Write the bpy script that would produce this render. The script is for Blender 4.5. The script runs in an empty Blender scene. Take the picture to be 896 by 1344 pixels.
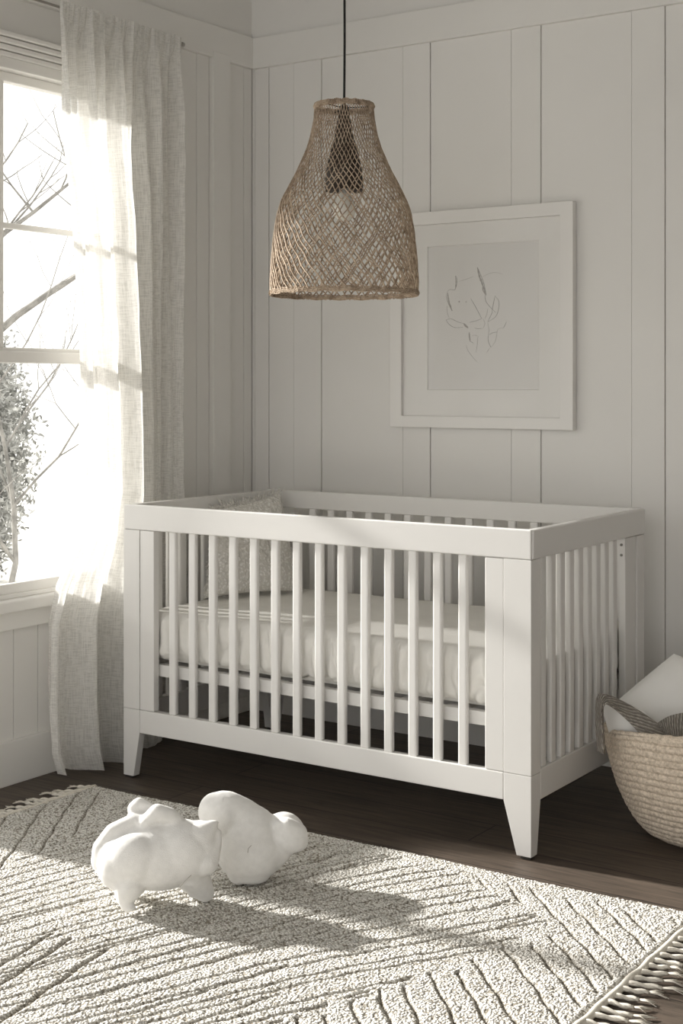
import bpy, bmesh, math, random
import numpy as np
from mathutils import Vector, Matrix, noise

random.seed(7); RNG = np.random.default_rng(7)
COL = bpy.context.scene.collection
TH = 0.5908                       # direction the camera faces, measured from the back wall's normal
CAM_Z = 1.2708

# ------------------------------------------------------------------ materials
def mat(name, color=(.8, .8, .8), rough=.6, spec=.3, build=None):
    m = bpy.data.materials.new(name); m.use_nodes = True
    nt = m.node_tree; b = nt.nodes['Principled BSDF']
    b.inputs['Base Color'].default_value = (*color, 1)
    b.inputs['Roughness'].default_value = rough
    b.inputs['Specular IOR Level'].default_value = spec
    if build: build(nt, b)
    return m

def N(nt, typ, **kw):
    n = nt.nodes.new(typ)
    for k, v in kw.items():
        if k in n.inputs: n.inputs[k].default_value = v
        else: setattr(n, k, v)
    return n

def bump(nt, b, height, strength=.3, dist=.002):
    bp = N(nt, 'ShaderNodeBump'); bp.inputs['Strength'].default_value = strength
    bp.inputs['Distance'].default_value = dist
    nt.links.new(height, bp.inputs['Height']); nt.links.new(bp.outputs['Normal'], b.inputs['Normal'])
    return bp

def coords(nt, scale=(1, 1, 1), gen='Object', rot=(0, 0, 0)):
    tc = N(nt, 'ShaderNodeTexCoord'); mp = N(nt, 'ShaderNodeMapping')
    mp.inputs['Scale'].default_value = scale; mp.inputs['Rotation'].default_value = rot
    nt.links.new(tc.outputs[gen], mp.inputs['Vector']); return mp.outputs['Vector']

def ramp(nt, fac, stops):
    r = N(nt, 'ShaderNodeValToRGB'); e = r.color_ramp.elements
    while len(e) < len(stops): e.new(.5)
    for i, (p, c) in enumerate(stops): e[i].position = p; e[i].color = (*c, 1)
    nt.links.new(fac, r.inputs['Fac']); return r.outputs['Color']

def noisy(c1, c2, scale, bscale=None, bstr=.2, bdist=.001, stretch=(1, 1, 1)):
    def f(nt, b):
        v = coords(nt, stretch)
        n = N(nt, 'ShaderNodeTexNoise', Scale=scale, Detail=4.0); nt.links.new(v, n.inputs['Vector'])
        nt.links.new(ramp(nt, n.outputs['Fac'], [(.35, c1), (.65, c2)]), b.inputs['Base Color'])
        if bscale:
            n2 = N(nt, 'ShaderNodeTexNoise', Scale=bscale, Detail=3.0); nt.links.new(v, n2.inputs['Vector'])
            bump(nt, b, n2.outputs['Fac'], bstr, bdist)
    return f

M = {}
M['wall'] = mat('wall_paint', rough=.75, spec=.2, build=noisy((.735, .722, .692), (.75, .737, .707), 3, 60, .12, .001))
M['trim'] = mat('trim_paint', rough=.5, spec=.3, build=noisy((.735, .722, .69), (.75, .737, .705), 3, 40, .05, .001))
M['window_paint'] = mat('window_paint', (.80, .785, .75), .4, .4)
M['ceiling'] = mat('ceiling_paint', rough=.9, spec=.1, build=noisy((.52, .51, .485), (.535, .525, .50), 2))
M['crib'] = mat('crib_lacquer', rough=.38, spec=.4, build=noisy((.70, .688, .664), (.715, .703, .679), 5, 25, .04, .001))
M['foot_glide'] = mat('dark_foot_glide', (.06, .055, .05), .6)
M['metal'] = mat('screw_steel', (.25, .24, .22), .35, .5)
M['rod'] = mat('rod_metal', (.36, .34, .31), .4, .5)
M['frame'] = mat('picture_frame_paint', (.765, .75, .72), .4, .35)
M['mat_board'] = mat('mat_board', rough=.9, spec=.1, build=noisy((.755, .742, .71), (.77, .757, .725), 8))
M['paper'] = mat('art_paper', rough=.95, spec=.1, build=noisy((.69, .678, .65), (.705, .693, .665), 6))
M['pencil'] = mat('pencil_grey', (.22, .21, .19), .9, .1)
M['pencil_light'] = mat('pencil_light_grey', (.40, .385, .355), .9, .1)
M['cord'] = mat('black_cord', (.015, .014, .013), .6)
M['socket'] = mat('dark_socket', (.045, .035, .028), .5)
M['bulb'] = mat('frosted_bulb', (.8, .78, .72), .25)
M['toy'] = mat('white_plush', rough=.95, spec=.1, build=noisy((.71, .70, .675), (.755, .745, .72), 60, 420, .5, .002))
M['toy'].node_tree.nodes['Principled BSDF'].inputs['Sheen Weight'].default_value = .3
M['seam'] = mat('seam_thread', (.42, .40, .36), .9)
M['cotton'] = mat('cream_cotton', rough=.9, spec=.1, build=noisy((.82, .81, .78), (.85, .84, .81), 12, 350, .25, .001))
M['sheet'] = mat('white_sheet', rough=.9, spec=.1, build=noisy((.75, .735, .695), (.78, .765, .725), 10, 35, .35, .004))
M['soil'] = mat('pale_ground', rough=1, spec=.0, build=noisy((.55, .54, .50), (.75, .74, .70), 2.5))
M['bark'] = mat('pale_bark', rough=1, spec=.05, build=noisy((.16, .155, .145), (.30, .29, .27), 15, 50, .5, .01))
M['leaf'] = mat('grey_foliage', rough=.9, spec=.1, build=noisy((.17, .172, .16), (.62, .62, .595), 9))

def _floor(nt, b):
    v = coords(nt)
    br = N(nt, 'ShaderNodeTexBrick', Scale=1.0)
    br.inputs['Color1'].default_value = (.098, .077, .061, 1); br.inputs['Color2'].default_value = (.074, .059, .047, 1)
    br.inputs['Mortar'].default_value = (.012, .010, .009, 1)
    br.inputs['Mortar Size'].default_value = .0022; br.inputs['Brick Width'].default_value = 1.9; br.inputs['Row Height'].default_value = .165
    br.inputs['Bias'].default_value = .1
    nt.links.new(v, br.inputs['Vector'])
    v2 = coords(nt, (1.2, 16, 1))
    n = N(nt, 'ShaderNodeTexNoise', Scale=4.0, Detail=8.0, Roughness=.65, Distortion=.5); nt.links.new(v2, n.inputs['Vector'])
    g = ramp(nt, n.outputs['Fac'], [(.3, (.5, .5, .5)), (.7, (1.6, 1.55, 1.5))])
    mx = N(nt, 'ShaderNodeMix', data_type='RGBA', blend_type='MULTIPLY'); mx.inputs[0].default_value = 1
    nt.links.new(br.outputs['Color'], mx.inputs[6]); nt.links.new(g, mx.inputs[7])
    nt.links.new(mx.outputs[2], b.inputs['Base Color'])
    bump(nt, b, n.outputs['Fac'], .15, .002)
M['floor'] = mat('dark_wood_planks', rough=.5, spec=.35, build=_floor)

def _glass(name, fres=.03, tint=(.98, .98, .97)):
    m = bpy.data.materials.new(name); m.use_nodes = True; nt = m.node_tree; nt.nodes.clear()
    o = N(nt, 'ShaderNodeOutputMaterial'); t = N(nt, 'ShaderNodeBsdfTransparent'); g = N(nt, 'ShaderNodeBsdfGlossy', Roughness=.02)
    t.inputs['Color'].default_value = (*tint, 1)
    lw_ = N(nt, 'ShaderNodeLayerWeight', Blend=.5); pw_ = N(nt, 'ShaderNodeMath', operation='POWER'); pw_.inputs[1].default_value = 5
    nt.links.new(lw_.outputs['Facing'], pw_.inputs[0])
    f = N(nt, 'ShaderNodeMath', operation='MULTIPLY_ADD'); f.inputs[1].default_value = .8; f.inputs[2].default_value = fres
    nt.links.new(pw_.outputs[0], f.inputs[0]); mx = N(nt, 'ShaderNodeMixShader')
    nt.links.new(f.outputs[0], mx.inputs[0]); nt.links.new(t.outputs[0], mx.inputs[1]); nt.links.new(g.outputs[0], mx.inputs[2])
    nt.links.new(mx.outputs[0], o.inputs['Surface']); return m
M['glass'] = _glass('window_glass')
M['picture_glass'] = _glass('picture_glass', .006, (1, 1, 1))

def _linen(name, col, transp, transl):
    m = bpy.data.materials.new(name); m.use_nodes = True; nt = m.node_tree; nt.nodes.clear()
    o = N(nt, 'ShaderNodeOutputMaterial')
    d = N(nt, 'ShaderNodeBsdfDiffuse'); tl = N(nt, 'ShaderNodeBsdfTranslucent'); tp = N(nt, 'ShaderNodeBsdfTransparent')
    tc = N(nt, 'ShaderNodeTexCoord')
    def thread(sc, stretch):
        mp = N(nt, 'ShaderNodeMapping'); mp.inputs['Scale'].default_value = stretch
        nt.links.new(tc.outputs['UV'], mp.inputs['Vector'])
        n = N(nt, 'ShaderNodeTexNoise', Scale=sc, Detail=3.0, Roughness=.6); nt.links.new(mp.outputs['Vector'], n.inputs['Vector'])
        return n.outputs['Fac']
    a = thread(3.0, (170, 5, 1)); c = thread(3.0, (16, 80, 1))
    ad = N(nt, 'ShaderNodeMath', operation='ADD'); nt.links.new(a, ad.inputs[0]); nt.links.new(c, ad.inputs[1])
    hf = N(nt, 'ShaderNodeMath', operation='MULTIPLY'); nt.links.new(ad.outputs[0], hf.inputs[0]); hf.inputs[1].default_value = .5
    cr = ramp(nt, hf.outputs[0], [(.38, tuple(x * .95 for x in col)), (.58, col)])
    nt.links.new(cr, d.inputs['Color']); nt.links.new(cr, tl.inputs['Color'])
    bp = N(nt, 'ShaderNodeBump', Strength=.3, Distance=.003); nt.links.new(hf.outputs[0], bp.inputs['Height'])
    nt.links.new(bp.outputs[0], d.inputs['Normal']); nt.links.new(bp.outputs[0], tl.inputs['Normal'])
    m1 = N(nt, 'ShaderNodeMixShader'); m1.inputs[0].default_value = transl
    nt.links.new(d.outputs[0], m1.inputs[1]); nt.links.new(tl.outputs[0], m1.inputs[2])
    holes = N(nt, 'ShaderNodeMapRange'); holes.inputs['From Min'].default_value = .42; holes.inputs['From Max'].default_value = .54
    holes.inputs['To Min'].default_value = min(1, transp * 1.35); holes.inputs['To Max'].default_value = transp * .7
    nt.links.new(hf.outputs[0], holes.inputs['Value'])
    m2 = N(nt, 'ShaderNodeMixShader'); nt.links.new(holes.outputs[0], m2.inputs[0])
    nt.links.new(m1.outputs[0], m2.inputs[1]); nt.links.new(tp.outputs[0], m2.inputs[2])
    nt.links.new(m2.outputs[0], o.inputs['Surface']); return m
M['linen'] = _linen('sheer_linen', (.85, .84, .81), .27, .47)

def _rug(nt, b):
    at = N(nt, 'ShaderNodeAttribute', attribute_name='groove_tone')
    v = coords(nt)
    vo = N(nt, 'ShaderNodeTexVoronoi', Scale=160.0); nt.links.new(v, vo.inputs['Vector'])
    n = N(nt, 'ShaderNodeTexNoise', Scale=6.0, Detail=3.0); nt.links.new(v, n.inputs['Vector'])
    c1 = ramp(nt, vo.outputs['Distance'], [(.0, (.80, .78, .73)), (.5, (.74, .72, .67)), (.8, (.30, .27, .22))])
    c2 = ramp(nt, at.outputs['Fac'], [(0, (1, 1, 1)), (1, (.42, .39, .34))])  # multiplies the pile colour darker along the carved grooves
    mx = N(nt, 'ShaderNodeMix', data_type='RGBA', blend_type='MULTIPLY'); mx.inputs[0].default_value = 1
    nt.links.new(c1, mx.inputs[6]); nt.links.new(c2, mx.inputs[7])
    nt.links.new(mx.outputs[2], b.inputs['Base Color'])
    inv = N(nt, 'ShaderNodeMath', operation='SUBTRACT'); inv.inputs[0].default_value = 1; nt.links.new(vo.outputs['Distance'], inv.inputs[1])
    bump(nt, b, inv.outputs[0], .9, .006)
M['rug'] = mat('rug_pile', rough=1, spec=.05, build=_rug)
M['tassel'] = mat('cotton_tassel', rough=.95, spec=.05, build=noisy((.66, .62, .54), (.76, .72, .64), 60, 300, .4, .001))

def rope(c_dark, c_light, sc, rot, bd=.003, bs=.6):
    def f(nt, b):
        v = coords(nt)
        w = N(nt, 'ShaderNodeTexNoise', Scale=sc, Detail=4.0, Roughness=.7); nt.links.new(v, w.inputs['Vector'])
        nt.links.new(ramp(nt, w.outputs['Fac'], [(.33, c_dark), (.62, c_light)]), b.inputs['Base Color'])
        bump(nt, b, w.outputs['Fac'], bs, bd)
    return f
M['rattan'] = mat('woven_rattan', rough=.75, spec=.25, build=rope((.25, .18, .125), (.56, .45, .34), 45, 0, .001, .3))
M['basket'] = mat('coiled_rope', rough=.95, spec=.1, build=rope((.46, .385, .30), (.78, .68, .56), 110, 0, .003))
def _knit(nt, b):
    v = coords(nt, gen='UV')
    w = N(nt, 'ShaderNodeTexWave', Scale=1.0, Distortion=1.5, wave_type='BANDS', bands_direction='DIAGONAL'); w.inputs['Detail'].default_value = 1
    mp = coords(nt, (26, 26, 26), 'UV'); nt.links.new(mp, w.inputs['Vector'])
    vo = N(nt, 'ShaderNodeTexVoronoi', Scale=1.0); nt.links.new(coords(nt, (75, 75, 75), 'UV'), vo.inputs['Vector'])
    ad = N(nt, 'ShaderNodeMath', operation='SUBTRACT'); nt.links.new(w.outputs['Fac'], ad.inputs[0]); nt.links.new(vo.outputs['Distance'], ad.inputs[1])
    nt.links.new(ramp(nt, ad.outputs[0], [(.0, (.27, .245, .215)), (.8, (.56, .52, .46))]), b.inputs['Base Color'])
    bump(nt, b, ad.outputs[0], .9, .005)
M['knit'] = mat('grey_knit', rough=1, spec=.05, build=_knit)
def _boucle(nt, b):
    v = coords(nt)
    vo = N(nt, 'ShaderNodeTexVoronoi', Scale=95.0); nt.links.new(v, vo.inputs['Vector'])
    n = N(nt, 'ShaderNodeTexNoise', Scale=120.0, Detail=3.0); nt.links.new(v, n.inputs['Vector'])
    ad = N(nt, 'ShaderNodeMath', operation='SUBTRACT'); nt.links.new(n.outputs['Fac'], ad.inputs[0]); nt.links.new(vo.outputs['Distance'], ad.inputs[1])
    nt.links.new(ramp(nt, ad.outputs[0], [(-.0, (.70, .68, .635)), (.3, (.88, .865, .83))]), b.inputs['Base Color'])
    bump(nt, b, ad.outputs[0], .7, .006)
M['boucle'] = mat('cream_boucle', rough=1, spec=.05, build=_boucle)

# ------------------------------------------------------------------ object helpers
def link(name, me, parent=None, m=None, smooth=False):
    o = bpy.data.objects.new(name, me); COL.objects.link(o)
    if m is not None:
        me.materials.clear(); me.materials.append(m)
    if smooth:
        for p in me.polygons: p.use_smooth = True
    if parent is not None: o.parent = parent
    return o

def from_bm(name, bm, m, parent=None, smooth=False):
    bmesh.ops.recalc_face_normals(bm, faces=bm.faces)
    me = bpy.data.meshes.new(name); bm.to_mesh(me); bm.free()
    return link(name, me, parent, m, smooth)

def from_np(name, V, F, m, parent=None, smooth=True, uv=None):
    me = bpy.data.meshes.new(name); me.from_pydata([tuple(v) for v in V], [], [tuple(f) for f in F]); me.update()
    if uv is not None:
        ul = me.uv_layers.new(name='UVMap')
        idx = np.empty(len(me.loops), dtype=np.int32); me.loops.foreach_get('vertex_index', idx)
        ul.data.foreach_set('uv', np.asarray(uv, dtype=np.float32)[idx].ravel())
    return link(name, me, parent, m, smooth)

def empty(name, loc=(0, 0, 0), rz=0):
    o = bpy.data.objects.new(name, None); COL.objects.link(o)
    o.location = loc; o.rotation_euler = (0, 0, rz); o.empty_display_size = .1
    return o

def tag(o, label=None, cat=None, group=None, kind=None):
    if label: o['label'] = label
    if cat: o['category'] = cat
    if group: o['group'] = group
    if kind: o['kind'] = kind
    return o

def box(bm, x0, x1, y0, y1, z0, z1, bev=0.0, seg=2):
    vs = [bm.verts.new(p) for p in ((x0, y0, z0), (x1, y0, z0), (x1, y1, z0), (x0, y1, z0), (x0, y0, z1), (x1, y0, z1), (x1, y1, z1), (x0, y1, z1))]
    fs = [bm.faces.new([vs[i] for i in q]) for q in ((0, 3, 2, 1), (4, 5, 6, 7), (0, 1, 5, 4), (1, 2, 6, 5), (2, 3, 7, 6), (3, 0, 4, 7))]
    if bev > 0:
        es = list({e for f in fs for e in f.edges})
        bmesh.ops.bevel(bm, geom=es, offset=bev, segments=seg, profile=.6, affect='EDGES')

def prism(bm, pts, axis, a0, a1, bev=0.0):
    """extrude polygon pts (2D) along axis 'x','y' or 'z' from a0 to a1"""
    def P(p, a):
        return {'x': (a, p[0], p[1]), 'y': (p[0], a, p[1]), 'z': (p[0], p[1], a)}[axis]
    A = [bm.verts.new(P(p, a0)) for p in pts]; B = [bm.verts.new(P(p, a1)) for p in pts]
    fs = [bm.faces.new(A), bm.faces.new(B[::-1])]
    n = len(pts)
    for i in range(n): fs.append(bm.faces.new((A[i], B[i], B[(i + 1) % n], A[(i + 1) % n])))
    bmesh.ops.recalc_face_normals(bm, faces=fs)
    if bev > 0:
        es = list({e for f in fs for e in f.edges})
        bmesh.ops.bevel(bm, geom=es, offset=bev, segments=2, profile=.6, affect='EDGES')

def tube_arrays(path, rad, sides=6, cap=True):
    path = [Vector(p) for p in path]; n = len(path)
    rad = rad if hasattr(rad, '__len__') else [rad] * n
    V, F = [], []
    t = (path[1] - path[0]).normalized()
    up = Vector((0, 0, 1)) if abs(t.z) < .9 else Vector((1, 0, 0))
    u = t.cross(up).normalized()
    for i in range(n):
        t = (path[min(i + 1, n - 1)] - path[max(i - 1, 0)])
        t = t.normalized() if t.length > 1e-9 else Vector((0, 0, 1))
        u = (u - t * u.dot(t)); u = u.normalized() if u.length > 1e-9 else t.orthogonal().normalized()
        w = t.cross(u)
        for k in range(sides):
            a = 2 * math.pi * k / sides
            V.append(path[i] + (u * math.cos(a) + w * math.sin(a)) * rad[i])
    for i in range(n - 1):
        for k in range(sides):
            a = i * sides + k; b = i * sides + (k + 1) % sides
            F.append((a, b, b + sides, a + sides))
    if cap:
        F.append(tuple(range(sides - 1, -1, -1))); F.append(tuple(range((n - 1) * sides, n * sides)))
    return V, F

class Acc:
    def __init__(s): s.V = []; s.F = []
    def add(s, V, F):
        o = len(s.V); s.V.extend([tuple(v) for v in V]); s.F.extend([tuple(i + o for i in f) for f in F])
    def tube(s, path, rad, sides=6, cap=True): s.add(*tube_arrays(path, rad, sides, cap))
    def build(s, name, m, parent=None, smooth=True): return from_np(name, s.V, s.F, m, parent, smooth)

def torus_path(r, z, n=64, cx=0, cy=0, wob=0):
    return [(cx + (r + wob * math.sin(5 * a)) * math.cos(a), cy + (r + wob * math.sin(5 * a)) * math.sin(a), z) for a in [2 * math.pi * i / n for i in range(n + 1)]]

def lathe(name, prof, m, parent=None, n=48, cx=0, cy=0):
    V, F = [], []
    for r, z in prof:
        for k in range(n):
            a = 2 * math.pi * k / n; V.append((cx + r * math.cos(a), cy + r * math.sin(a), z))
    for i in range(len(prof) - 1):
        for k in range(n):
            a = i * n + k; b = i * n + (k + 1) % n; F.append((a, b, b + n, a + n))
    return from_np(name, V, F, m, parent)

# ------------------------------------------------------------------ room shell
WX, WY = -3.375, 4.404
ZC, ZT = 2.494, 2.614
RX, BY, CEIL = 1.75, -1.3, 2.92
bm = bmesh.new(); box(bm, WX - .2, RX + .2, BY, WY + .2, -.12, 0)
tag(from_bm('floor', bm, M['floor']), kind='structure')
bm = bmesh.new(); box(bm, WX - .2, RX + .2, BY, WY + .2, CEIL, CEIL + .1)
tag(from_bm('ceiling', bm, M['ceiling']), kind='structure')

# back wall: backing, board panels separated by fine shadow gaps, narrow boards a touch proud
bm = bmesh.new()
box(bm, WX - .2, RX + .2, WY + .006, WY + .18, 0, CEIL)
edges = [(-3.375, -3.359, 0), (-3.359, -3.292, .002), (-3.292, -3.172, 0), (-3.172, -3.044, .003), (-3.044, -2.684, 0),
         (-2.684, -2.569, .003), (-2.569, -2.245, 0), (-2.245, -2.132, .003), (-2.132, -1.804, 0), (-1.804, -1.689, .004)]
x = -1.689
while x < RX:
    edges += [(x, x + .325, 0), (x + .325, x + .44, .004)]; x += .44
for a, b, pr in edges:
    b = min(b, RX)
    if b > a: box(bm, a + .0012, b - .0012, WY - pr, WY + .0065, .005, ZC + .02, .0008, 1)
box(bm, WX, RX, WY - .001, WY + .0065, ZC + .03, CEIL)
tag(from_bm('wall_back', bm, M['wall']), kind='structure')
bm = bmesh.new(); box(bm, WX + .012, RX, WY - .018, WY + .004, ZC, ZT, .003)
tag(from_bm('trim_1', bm, M['trim']), kind='structure')
bm = bmesh.new(); box(bm, WX + .014, RX, WY - .016, WY + .004, 0, .135, .003)
tag(from_bm('baseboard_back', bm, M['trim']), kind='structure')

# left wall with a window opening and a glazed door opening (the door is just outside the frame)
WY0, WY1, WZ0, WZ1 = 2.665, 3.615, .60, 2.262
DY0, DY1, DZ1 = .75, 2.63, 2.262
bm = bmesh.new()
T0, T1 = WX - .16, WX - .006
def lw(y0, y1, z0, z1): box(bm, T0, T1, y0, y1, z0, z1)
lw(WY1, WY + .006, 0, CEIL); lw(BY, DY0, 0, CEIL); lw(DY0, WY1, WZ1, CEIL); lw(WY0, WY1, 0, WZ0); box(bm, T1 - .08, T1, DY1 + .004, WY0, 0, WZ1)
def boards(cuts, z0, z1):
    for (a, pr), (b, _) in zip(cuts[:-1], cuts[1:]):
        box(bm, WX - .0065, WX + pr, a + .0012, b - .0012, z0, z1, .0008, 1)
boards([(3.70, 0), (3.705, 0), (3.72, .0), (3.95, 0), (4.067, .0), (4.14, .022), (4.243, .0), (4.352, .002), (4.402, 0)], .005, ZC + .02)
boards([(WY0, 0), (2.75, 0), (2.85, 0), (2.955, 0), (3.06, 0), (3.161, 0), (3.266, 0), (3.38, 0), (3.70, 0)], .005, .52)
box(bm, WX - .0065, WX, DY1, 3.70, WZ1 + .10, ZC + .02)
box(bm, WX - .0065, WX, BY, DY0 - .0, 0, ZC + .02)
box(bm, WX - .0065, WX, DY0, DY1, DZ1 + .1, ZC + .02)
box(bm, WX - .0065, WX, BY, WY, ZC + .03, CEIL)
tag(from_bm('wall_left', bm, M['wall']), kind='structure')
bm = bmesh.new(); box(bm, WX - .004, WX + .018, BY, WY - .012, ZC, ZT, .003)
tag(from_bm('trim_2', bm, M['trim']), kind='structure')
bm = bmesh.new(); box(bm, WX - .004, WX + .016, WY0, WY - .012, 0, .139, .003)
tag(from_bm('baseboard_left', bm, M['trim']), kind='structure')
bm = bmesh.new(); box(bm, RX, RX + .15, BY, WY + .1, 0, CEIL)
tag(from_bm('wall_right', bm, M['wall']), kind='structure')

# window: casing (reeded head), sill, apron, sashes, muntins, panes
win = tag(empty('window_1', (WX, (WY0 + WY1) / 2, WZ0)), kind='structure')
def wpart(name, bm, m='window_paint', parent=win):
    o = from_bm(name, bm, M[m], parent); o.matrix_parent_inverse = Matrix.Translation(-parent.location); return o
bm = bmesh.new()
box(bm, WX - .01, WX + .02, WY0 - .035, WY1 + .09, WZ1, WZ1 + .035, .003)
for k in range(4): box(bm, WX - .01, WX + .024 + .006 * k, WY0 - .035, WY1 + .09, WZ1 + .035 + .02 * k, WZ1 + .053 + .02 * k, .006, 3)
wpart('head_casing', bm)
bm = bmesh.new(); box(bm, WX - .01, WX + .02, WY1 - .005, WY1 + .085, WZ0 - .02, WZ1, .003)
wpart('side_casing', bm)
bm = bmesh.new(); box(bm, WX - .10, WX + .012, DY1 + .002, WY0 + .002, 0.002, WZ1, .003)
wpart('mullion_post', bm)
bm = bmesh.new(); box(bm, WX - .12, WX + .05, WY0, WY1 + .10, WZ0 - .05, WZ0 - .01, .008, 3)
box(bm, WX - .12, WX + .018, WY0, WY1, WZ0 - .01, WZ0 + .004, .003)
wpart('window_sill', bm)
bm = bmesh.new(); box(bm, WX - .002, WX + .016, WY0, WY1 + .085, .49, WZ0 - .05, .003)
wpart('apron', bm)
bm = bmesh.new(); SX = WX - .05
box(bm, SX, SX + .03, WY0, WY1, WZ1 - .03, WZ1, .004); box(bm, SX, SX + .03, WY0, WY0 + .016, 1.36, WZ1, .003); box(bm, SX, SX + .03, WY1 - .035, WY1, 1.36, WZ1, .004)
box(bm, SX, SX + .03, WY0, WY1, 1.335, 1.385, .004)
box(bm, SX + .004, SX + .026, 3.098, 3.142, 1.385, WZ1 - .02, .004)
box(bm, SX + .004, SX + .026, 2.80, 2.844, 1.385, WZ1 - .02, .004)
box(bm, SX + .005, SX + .025, WY0, WY1, 1.765, 1.783, .003)
wpart('upper_sash', bm)
bm = bmesh.new(); SX2 = WX - .015
box(bm, SX2, SX2 + .02, WY0, WY1, WZ0 + .002, WZ0 + .035, .004); box(bm, SX2, SX2 + .02, WY0, WY0 + .014, WZ0, 1.36, .003); box(bm, SX2, SX2 + .02, WY1 - .03, WY1, WZ0, 1.36, .004)
box(bm, SX2, SX2 + .02, WY0, WY1, 1.335, 1.372, .004)
wpart('lower_sash', bm)
bm = bmesh.new(); box(bm, SX + .012, SX + .016, WY0 + .02, WY1 - .02, 1.36, WZ1 - .02); wpart('pane', bm, 'glass')
bm = bmesh.new(); box(bm, SX2 + .008, SX2 + .012, WY0 + .02, WY1 - .02, WZ0 + .02, 1.35); wpart('pane', bm, 'glass')

dr = tag(empty('door_1', (WX, (DY0 + DY1) / 2, 0)), kind='structure')
bm = bmesh.new()
box(bm, WX - .06, WX - .02, DY0, DY1, .003, .05, .004); box(bm, WX - .06, WX - .02, DY0, DY1, DZ1 - .06, DZ1, .004)
for y in (DY0, DY1 - .016): box(bm, WX - .06, WX - .02, y, y + .016, .05, DZ1 - .06, .004)
box(bm, WX - .055, WX - .025, (DY0 + DY1) / 2 - .03, (DY0 + DY1) / 2 + .03, .05, DZ1 - .06, .004)
wpart('door_leaf', bm, parent=dr)
bm = bmesh.new(); box(bm, WX - .042, WX - .038, DY0 + .02, DY1 - .02, .04, DZ1 - .05); wpart('pane', bm, 'glass', dr)
bm = bmesh.new(); box(bm, WX - .01, WX + .02, DY0 - .09, DY0, 0, DZ1 + .09, .003); box(bm, WX - .01, WX + .02, DY0, DY1 - .0, DZ1, DZ1 + .09, .003)
wpart('door_casing', bm, parent=dr)
ac = Acc(); hy = (DY0 + DY1) / 2
ac.tube([(WX - .02, hy, 1.0), (WX + .03, hy, 1.0), (WX + .03, hy - .1, 1.0)], .008, 8)
o = ac.build('door_handle', M['metal'], dr); o.matrix_parent_inverse = Matrix.Translation(-dr.location)

# ------------------------------------------------------------------ crib
CX1, CY0 = -1.679, 3.4075
CX0, CY1 = CX1 - 1.4535, CY0 + .7927
crib = tag(empty('baby_crib', ((CX0 + CX1) / 2, (CY0 + CY1) / 2, 0)),
           'white slatted wooden baby crib on tapered feet standing in the room corner', 'crib')
INV = Matrix.Translation(-crib.location)
def cp(name, bm, m='crib', smooth=False, parent=crib):
    o = from_bm(name, bm, M[m], parent, smooth)
    if parent is crib: o.matrix_parent_inverse = INV
    return o
TK = .028; ZR0, ZR1 = .80, .88; ZB0, ZB1 = .150, .224
# four top rails; the long ones run through, the side ones butt between with softly rounded ends
for y0, y1 in ((CY0, CY0 + TK), (CY1 - TK, CY1)):
    bm = bmesh.new(); box(bm, CX0, CX1, y0 if y0 == CY0 else y0 + .006, y1 - (.006 if y0 == CY0 else 0), ZR0 if y0 == CY0 else ZR0 + .017, ZR1, .004, 3); cp('top_rail', bm)
for x0, x1 in ((CX0, CX0 + TK), (CX1 - TK + .004, CX1 + .004)):
    bm = bmesh.new(); box(bm, x0, x1, CY0 + (.006 if x0 > -2 else TK + .001), CY1 - (.0 if x0 > -2 else TK + .001), ZR0 + .0005, ZR1 - .0005, .006, 3); cp('top_rail', bm)
PW, PS = .074, .057
def sx(x, s): return x
for ix in (0, 1):
    for iy in (0, 1):
        X = CX1 if ix else CX0; Y = CY1 if iy else CY0
        dx = -1 if ix else 1; dy = -1 if iy else 1
        def L(w, d, t=TK):
            return [(X, Y), (X + dx * w, Y), (X + dx * w, Y + dy * t), (X + dx * t, Y + dy * t), (X + dx * t, Y + dy * d), (X, Y + dy * d)]
        bm = bmesh.new(); prism(bm, L(PW + (.008 if ix else -.006), PS), 'z', ZB1 + .0008, ZR0 - .0008, .0015); cp('corner_post', bm)
        # leg: L-shaped, straight block by the rail then tapering on the inner edges
        bm = bmesh.new(); w1 = PW + (.008 if ix else -.006); w2 = .043; d1, d2 = PS, .036
        rings = [(ZB1, w1, d1), (ZB0 - .001, w1, d1), (.008, w2, d2)]
        vr = [[bm.verts.new((*p, z)) for p in L(w, d)] for z, w, d in rings]
        for r0, r1 in zip(vr[:-1], vr[1:]):
            for k in range(6): bm.faces.new((r0[k], r0[(k + 1) % 6], r1[(k + 1) % 6], r1[k]))
        bm.faces.new(vr[0]); bm.faces.new(vr[-1][::-1])
        bmesh.ops.recalc_face_normals(bm, faces=bm.faces)
        bmesh.ops.bevel(bm, geom=[e for e in bm.edges], offset=.0015, segments=2, profile=.6, affect='EDGES')
        lg = cp('leg', bm)
        bm = bmesh.new(); box(bm, min(X + dx * .004, X + dx * .034), max(X + dx * .004, X + dx * .034), min(Y + dy * .004, Y + dy * .026), max(Y + dy * .004, Y + dy * .026), 0.001, .0085, .001)
        g = cp('foot_glide', bm, 'foot_glide', parent=lg)
    # bottom rail on the ends
    bm = bmesh.new(); X0 = CX1 - TK if ix else CX0; box(bm, X0, X0 + TK, CY0 + PS + .001, CY1 - PS - .001, ZB0, ZB1 + .008, .003); cp('bottom_rail', bm)
for Y, yb in ((CY0, 0), (CY1 - TK, 1)):
    bm = bmesh.new(); box(bm, CX0 + PW - .005, CX1 - PW - .009, Y, Y + TK, ZB0, ZB1, .003); cp('bottom_rail', bm)
    for x0, x1 in ((CX0 + PW - .004, CX0 + PW + .054), (CX1 - PW - .065, CX1 - PW - .0095)):
        bm = bmesh.new(); box(bm, x0, x1, Y + .001, Y + TK - .001, ZB1 + .0008, ZR0 - .0008, .0025); cp('stile', bm)
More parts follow.
